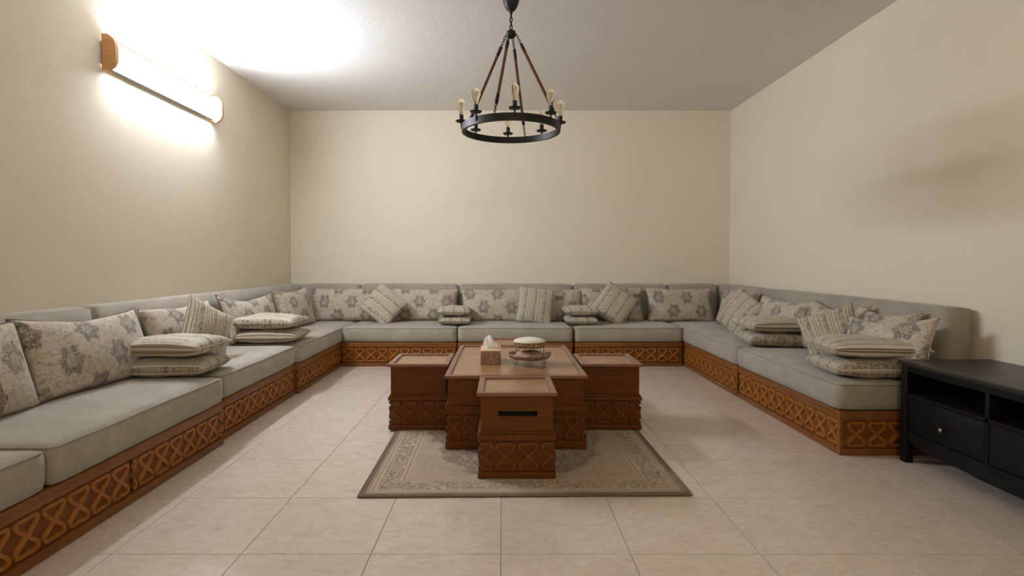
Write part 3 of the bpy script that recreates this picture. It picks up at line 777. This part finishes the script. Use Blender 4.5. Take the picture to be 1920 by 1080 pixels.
# curved apron
bm = bmesh.new(); ya, yb = by0+0.045, by1-0.045; prof = []
N_ = 24
for i in range(N_+1):
    y = ya+(yb-ya)*i/N_; e = min(y-ya, yb-y)
    zz = 0.098+0.042*max(0, 1-e/0.12)**2*0 + (0.0 if e > 0.14 else 0.0)
    zz = 0.100 + 0.045*(1-min(1, e/0.14))**1.6
    prof.append((y, zz))
for x in (bx0+0.004, bx0+0.022):
    pass
lo = [[bm.verts.new((x, y, z)) for y, z in prof] for x in (bx0+0.004, bx0+0.022)]
hi = [[bm.verts.new((x, y, 0.178)) for y, z in prof] for x in (bx0+0.004, bx0+0.022)]
for i in range(N_):
    bm.faces.new((lo[0][i], lo[0][i+1], hi[0][i+1], hi[0][i])); bm.faces.new((lo[1][i], hi[1][i], hi[1][i+1], lo[1][i+1]))
    bm.faces.new((lo[0][i], lo[1][i], lo[1][i+1], lo[0][i+1])); bm.faces.new((hi[0][i], hi[0][i+1], hi[1][i+1], hi[1][i]))
link('apron', mesh_from(bm, 'apron', MB_), t)
wsec = (by1-by0-0.09-0.04)/3
for k in range(3):
    y1 = by1-0.045-k*(wsec+0.02); y0 = y1-wsec
    if k < 2: box('divider', MB_, bx0+0.006, bx1-0.02, y0-0.02, y0, 0.178, bh-0.060, 0.001, t)
    d = box('drawer', MB_, bx0+0.008, bx0+0.030, y0+0.003, y1-0.003, 0.182, 0.369, 0.002, t)
    box('drawer_box', M['black_in'], bx0+0.030, bx1-0.06, y0+0.01, y1-0.01, 0.186, 0.34, 0.0, d)
    bm = bmesh.new(); lathe(bm, [(0.0, 0.0), (0.006, 0.0), (0.005, 0.010), (0.009, 0.014), (0.0125, 0.020), (0.011, 0.026), (0.0, 0.029)], 16)
    link('knob', mesh_from(bm, 'knob', M['knob'], True), d, (bx0+0.008, (y0+y1)/2-0.01, 0.262), (0, -PI/2, 0))

# ---------------------------------------------------------------- chandelier
CX, CY = 0.056, 3.80; ZR = 2.045; CR = 0.341
t = thing('chandelier', 'black iron ring chandelier with ropes and eight unlit amber bulbs', 'chandelier', (CX, CY, 0))
IR = M['iron']
bm = bmesh.new(); lathe(bm, [(0.066, H), (0.067, H-0.016), (0.060, H-0.030), (0.056, H-0.055), (0.046, H-0.085), (0.030, H-0.112), (0.014, H-0.124), (0.009, H-0.140), (0.0, H-0.141)], 28)
link('ceiling_canopy', mesh_from(bm, 'ceiling_canopy', IR, True, 50), t)
HZ = 2.700
def chain(bm, a, b, link_len=0.024, r=0.0022, wd=0.007):
    a, b = Vector(a), Vector(b); d = b-a; L = d.length; d.normalize()
    n = max(1, round(L/(link_len*0.78))); st = L/n
    x = d.cross(Vector((0.3, 0.9, 0.1))).normalized(); y = d.cross(x)
    for i in range(n):
        c = a+d*(st*(i+0.5)); s = x if i % 2 else y
        tube(bm, [c+d*(st*0.62*math.cos(q))+s*(wd*math.sin(q)) for q in (2*PI*k/10 for k in range(10))], r, 5, closed=True)
bm = bmesh.new(); chain(bm, (0, 0, H-0.139), (0, 0, HZ+0.03), 0.034, 0.0042, 0.009)
link('stem_chain', mesh_from(bm, 'stem_chain', IR, True), t)
bm = bmesh.new(); lathe(bm, [(0.0, HZ+0.032), (0.010, HZ+0.030), (0.012, HZ+0.020), (0.031, HZ+0.016), (0.033, HZ-0.012), (0.024, HZ-0.026), (0.010, HZ-0.032), (0.0, HZ-0.033)], 20)
link('hub', mesh_from(bm, 'hub', IR, True, 40), t)
# ring band
bm = bmesh.new(); S_ = 72; b0, b1 = ZR-0.024, ZR+0.024
prof = [(CR, b0), (CR, b1), (CR-0.006, b1), (CR-0.006, b0+0.006), (CR-0.020, b0+0.006), (CR-0.020, b0)]
rings = [[bm.verts.new((r*math.cos(2*PI*k/S_), r*math.sin(2*PI*k/S_), z)) for k in range(S_)] for r, z in prof]
for a, b in zip(rings, rings[1:]+rings[:1]):
    for k in range(S_): bm.faces.new((a[k], b[k], b[(k+1) % S_], a[(k+1) % S_]))
link('ring', mesh_from(bm, 'ring', IR, True, 40), t)
# near direction is -Y
for k in range(4):
    a = R(-90-19+90*k); dr = Vector((math.cos(a), math.sin(a), 0))
    top = dr*0.033+Vector((0, 0, HZ)); bot = dr*(CR-0.004)+Vector((0, 0, b1))
    d = bot-top
    p1, p2 = top+d*0.13, top+d*0.87
    for ca_, cb_ in ((top, p1), (p2, bot)):
        bm = bmesh.new(); chain(bm, ca_, cb_, 0.022, 0.0026, 0.008)
        link('chain', mesh_from(bm, 'chain', IR, True), t)
    bm = bmesh.new(); tube(bm, [p1+(p2-p1)*(i/10) for i in range(11)], 0.0105, 10, uv=True)
    ro = link('rope', mesh_from(bm, 'rope', M['rope'], True, 60), t)
    bm = bmesh.new()
    bm.free()
    for q in (p1, p2-(d.normalized()*0.055)):
        bm = bmesh.new(); tube(bm, [q-d.normalized()*0.004, q+d.normalized()*0.06], 0.012, 10)
        link('rope_sleeve', mesh_from(bm, 'rope_sleeve', IR, True, 40), ro)
# bulbs
bm = bmesh.new(); lathe(bm, [(0.0, -0.012), (0.006, -0.012), (0.007, 0.0), (0.034, 0.003), (0.040, 0.012), (0.037, 0.013), (0.030, 0.008), (0.015, 0.008), (0.0155, 0.052), (0.0, 0.053)], 20)
bm2 = bmesh.new(); tube(bm2, [(0, 0, -0.012), (0, 0.0, -0.020), (-0.006, 0, -0.03)], 0.005, 6)
cup_me = mesh_from(bm, 'candle_cup', IR, True, 40)
bm = bmesh.new(); lathe(bm, [(0.0125, 0.0), (0.014, 0.012), (0.020, 0.035), (0.0275, 0.062), (0.0295, 0.078), (0.0265, 0.092), (0.018, 0.104), (0.008, 0.111), (0.0, 0.113)], 20)
bulb_me = mesh_from(bm, 'bulb', M['glass'], True)
bm = bmesh.new()
tube(bm, [(0, 0, 0.0), (0, 0, 0.03), (0, 0, 0.045)], [0.005, 0.003, 0.0015], 8)
for k in range(5):
    a = 2*PI*k/5; tube(bm, [(0.003*math.cos(a), 0.003*math.sin(a), 0.044), (0.011*math.cos(a), 0.011*math.sin(a), 0.085), (0.011*math.cos(a+.6), 0.011*math.sin(a+.6), 0.085), (0.004*math.cos(a+.6), 0.004*math.sin(a+.6), 0.046)], 0.0009, 4)
fil_me = mesh_from(bm, 'filament', M['filament'], True)
bm2.free()
for k in range(8):
    a = R(-90+3+45*k); x, y = CR*1.01*math.cos(a), CR*1.01*math.sin(a)
    bm = bmesh.new(); z = b1+0.018
    tube(bm, [(x, y, z-0.010), (x*0.995, y*0.995, b1-0.01), (x*0.985, y*0.985, b1-0.03)], 0.006, 8)
    link('cup_bracket', mesh_from(bm, 'cup_bracket', IR, True), t)
    cu = link('candle_cup', cup_me, t, (x, y, z))
    b = link('bulb', bulb_me, t, (x, y, z+0.052))
    link('filament', fil_me, b, (0, 0, 0.002))

# ---------------------------------------------------------------- wall lights
def dprof(h2, dep, n=10, e=4.0, base=0.035):
    return [(0.0, -h2)]+[(dep*(1-abs(q)**e)+base*(abs(q)**e), h2*q) for q in (-1+2*k/n for k in range(n+1))]+[(0.0, h2)]
def extrude_prof(prof, y0, y1, z, x=0.0):
    bm = bmesh.new()
    A = [bm.verts.new((x+p, y0, z+q)) for p, q in prof]; B = [bm.verts.new((x+p, y1, z+q)) for p, q in prof]
    for k in range(len(prof)): bm.faces.new((A[k], A[(k+1) % len(prof)], B[(k+1) % len(prof)], B[k]))
    bm.faces.new(A); bm.faces.new(B[::-1]); return bm
def wall_light(label, loc, rot, L, mat):
    """tube light along local y, wall behind at x = 0"""
    t = thing('wall_light', label, 'wall light', loc, rot, 'tube lights on the walls')
    for y in (0, L-0.032):
        link('end_cap', mesh_from(extrude_prof(dprof(0.116, 0.090, 14), y, y+0.032, 0, 0.010), 'end_cap', M['oak'], True, 30), t)
    box('back_plate', M['metal_white'], 0.0, 0.016, 0.012, L-0.012, -0.075, 0.075, 0.002, t)
    link('diffuser', mesh_from(extrude_prof(dprof(0.090, 0.066, 14, 3.0, 0.024), 0.034, L-0.034, 0, 0.0165), 'diffuser', mat, True, 40), t)
    box('lower_trim', M['metal_white'], 0.0, 0.034, 0.034, L-0.034, -0.0950, -0.0910, 0.0, t)
    box('upper_light_shield', M['metal_white'], 0.0, 0.036, 0.034, L-0.034, 0.0910, 0.0955, 0.0, t)  # lip added to keep the diffuser's light off the wall and ceiling
wall_light('lit fluorescent tube light with wooden end caps, high on the left wall', (XL, 3.56, 2.487), 0, 1.37, M['lamp'])
wall_light('added fill light built as a tube light, unseen on the wall behind the camera', (0.9, YF, 2.45), PI/2, 1.37, M['added_fill'])  # unseen fill fixture, added to brighten the table fronts
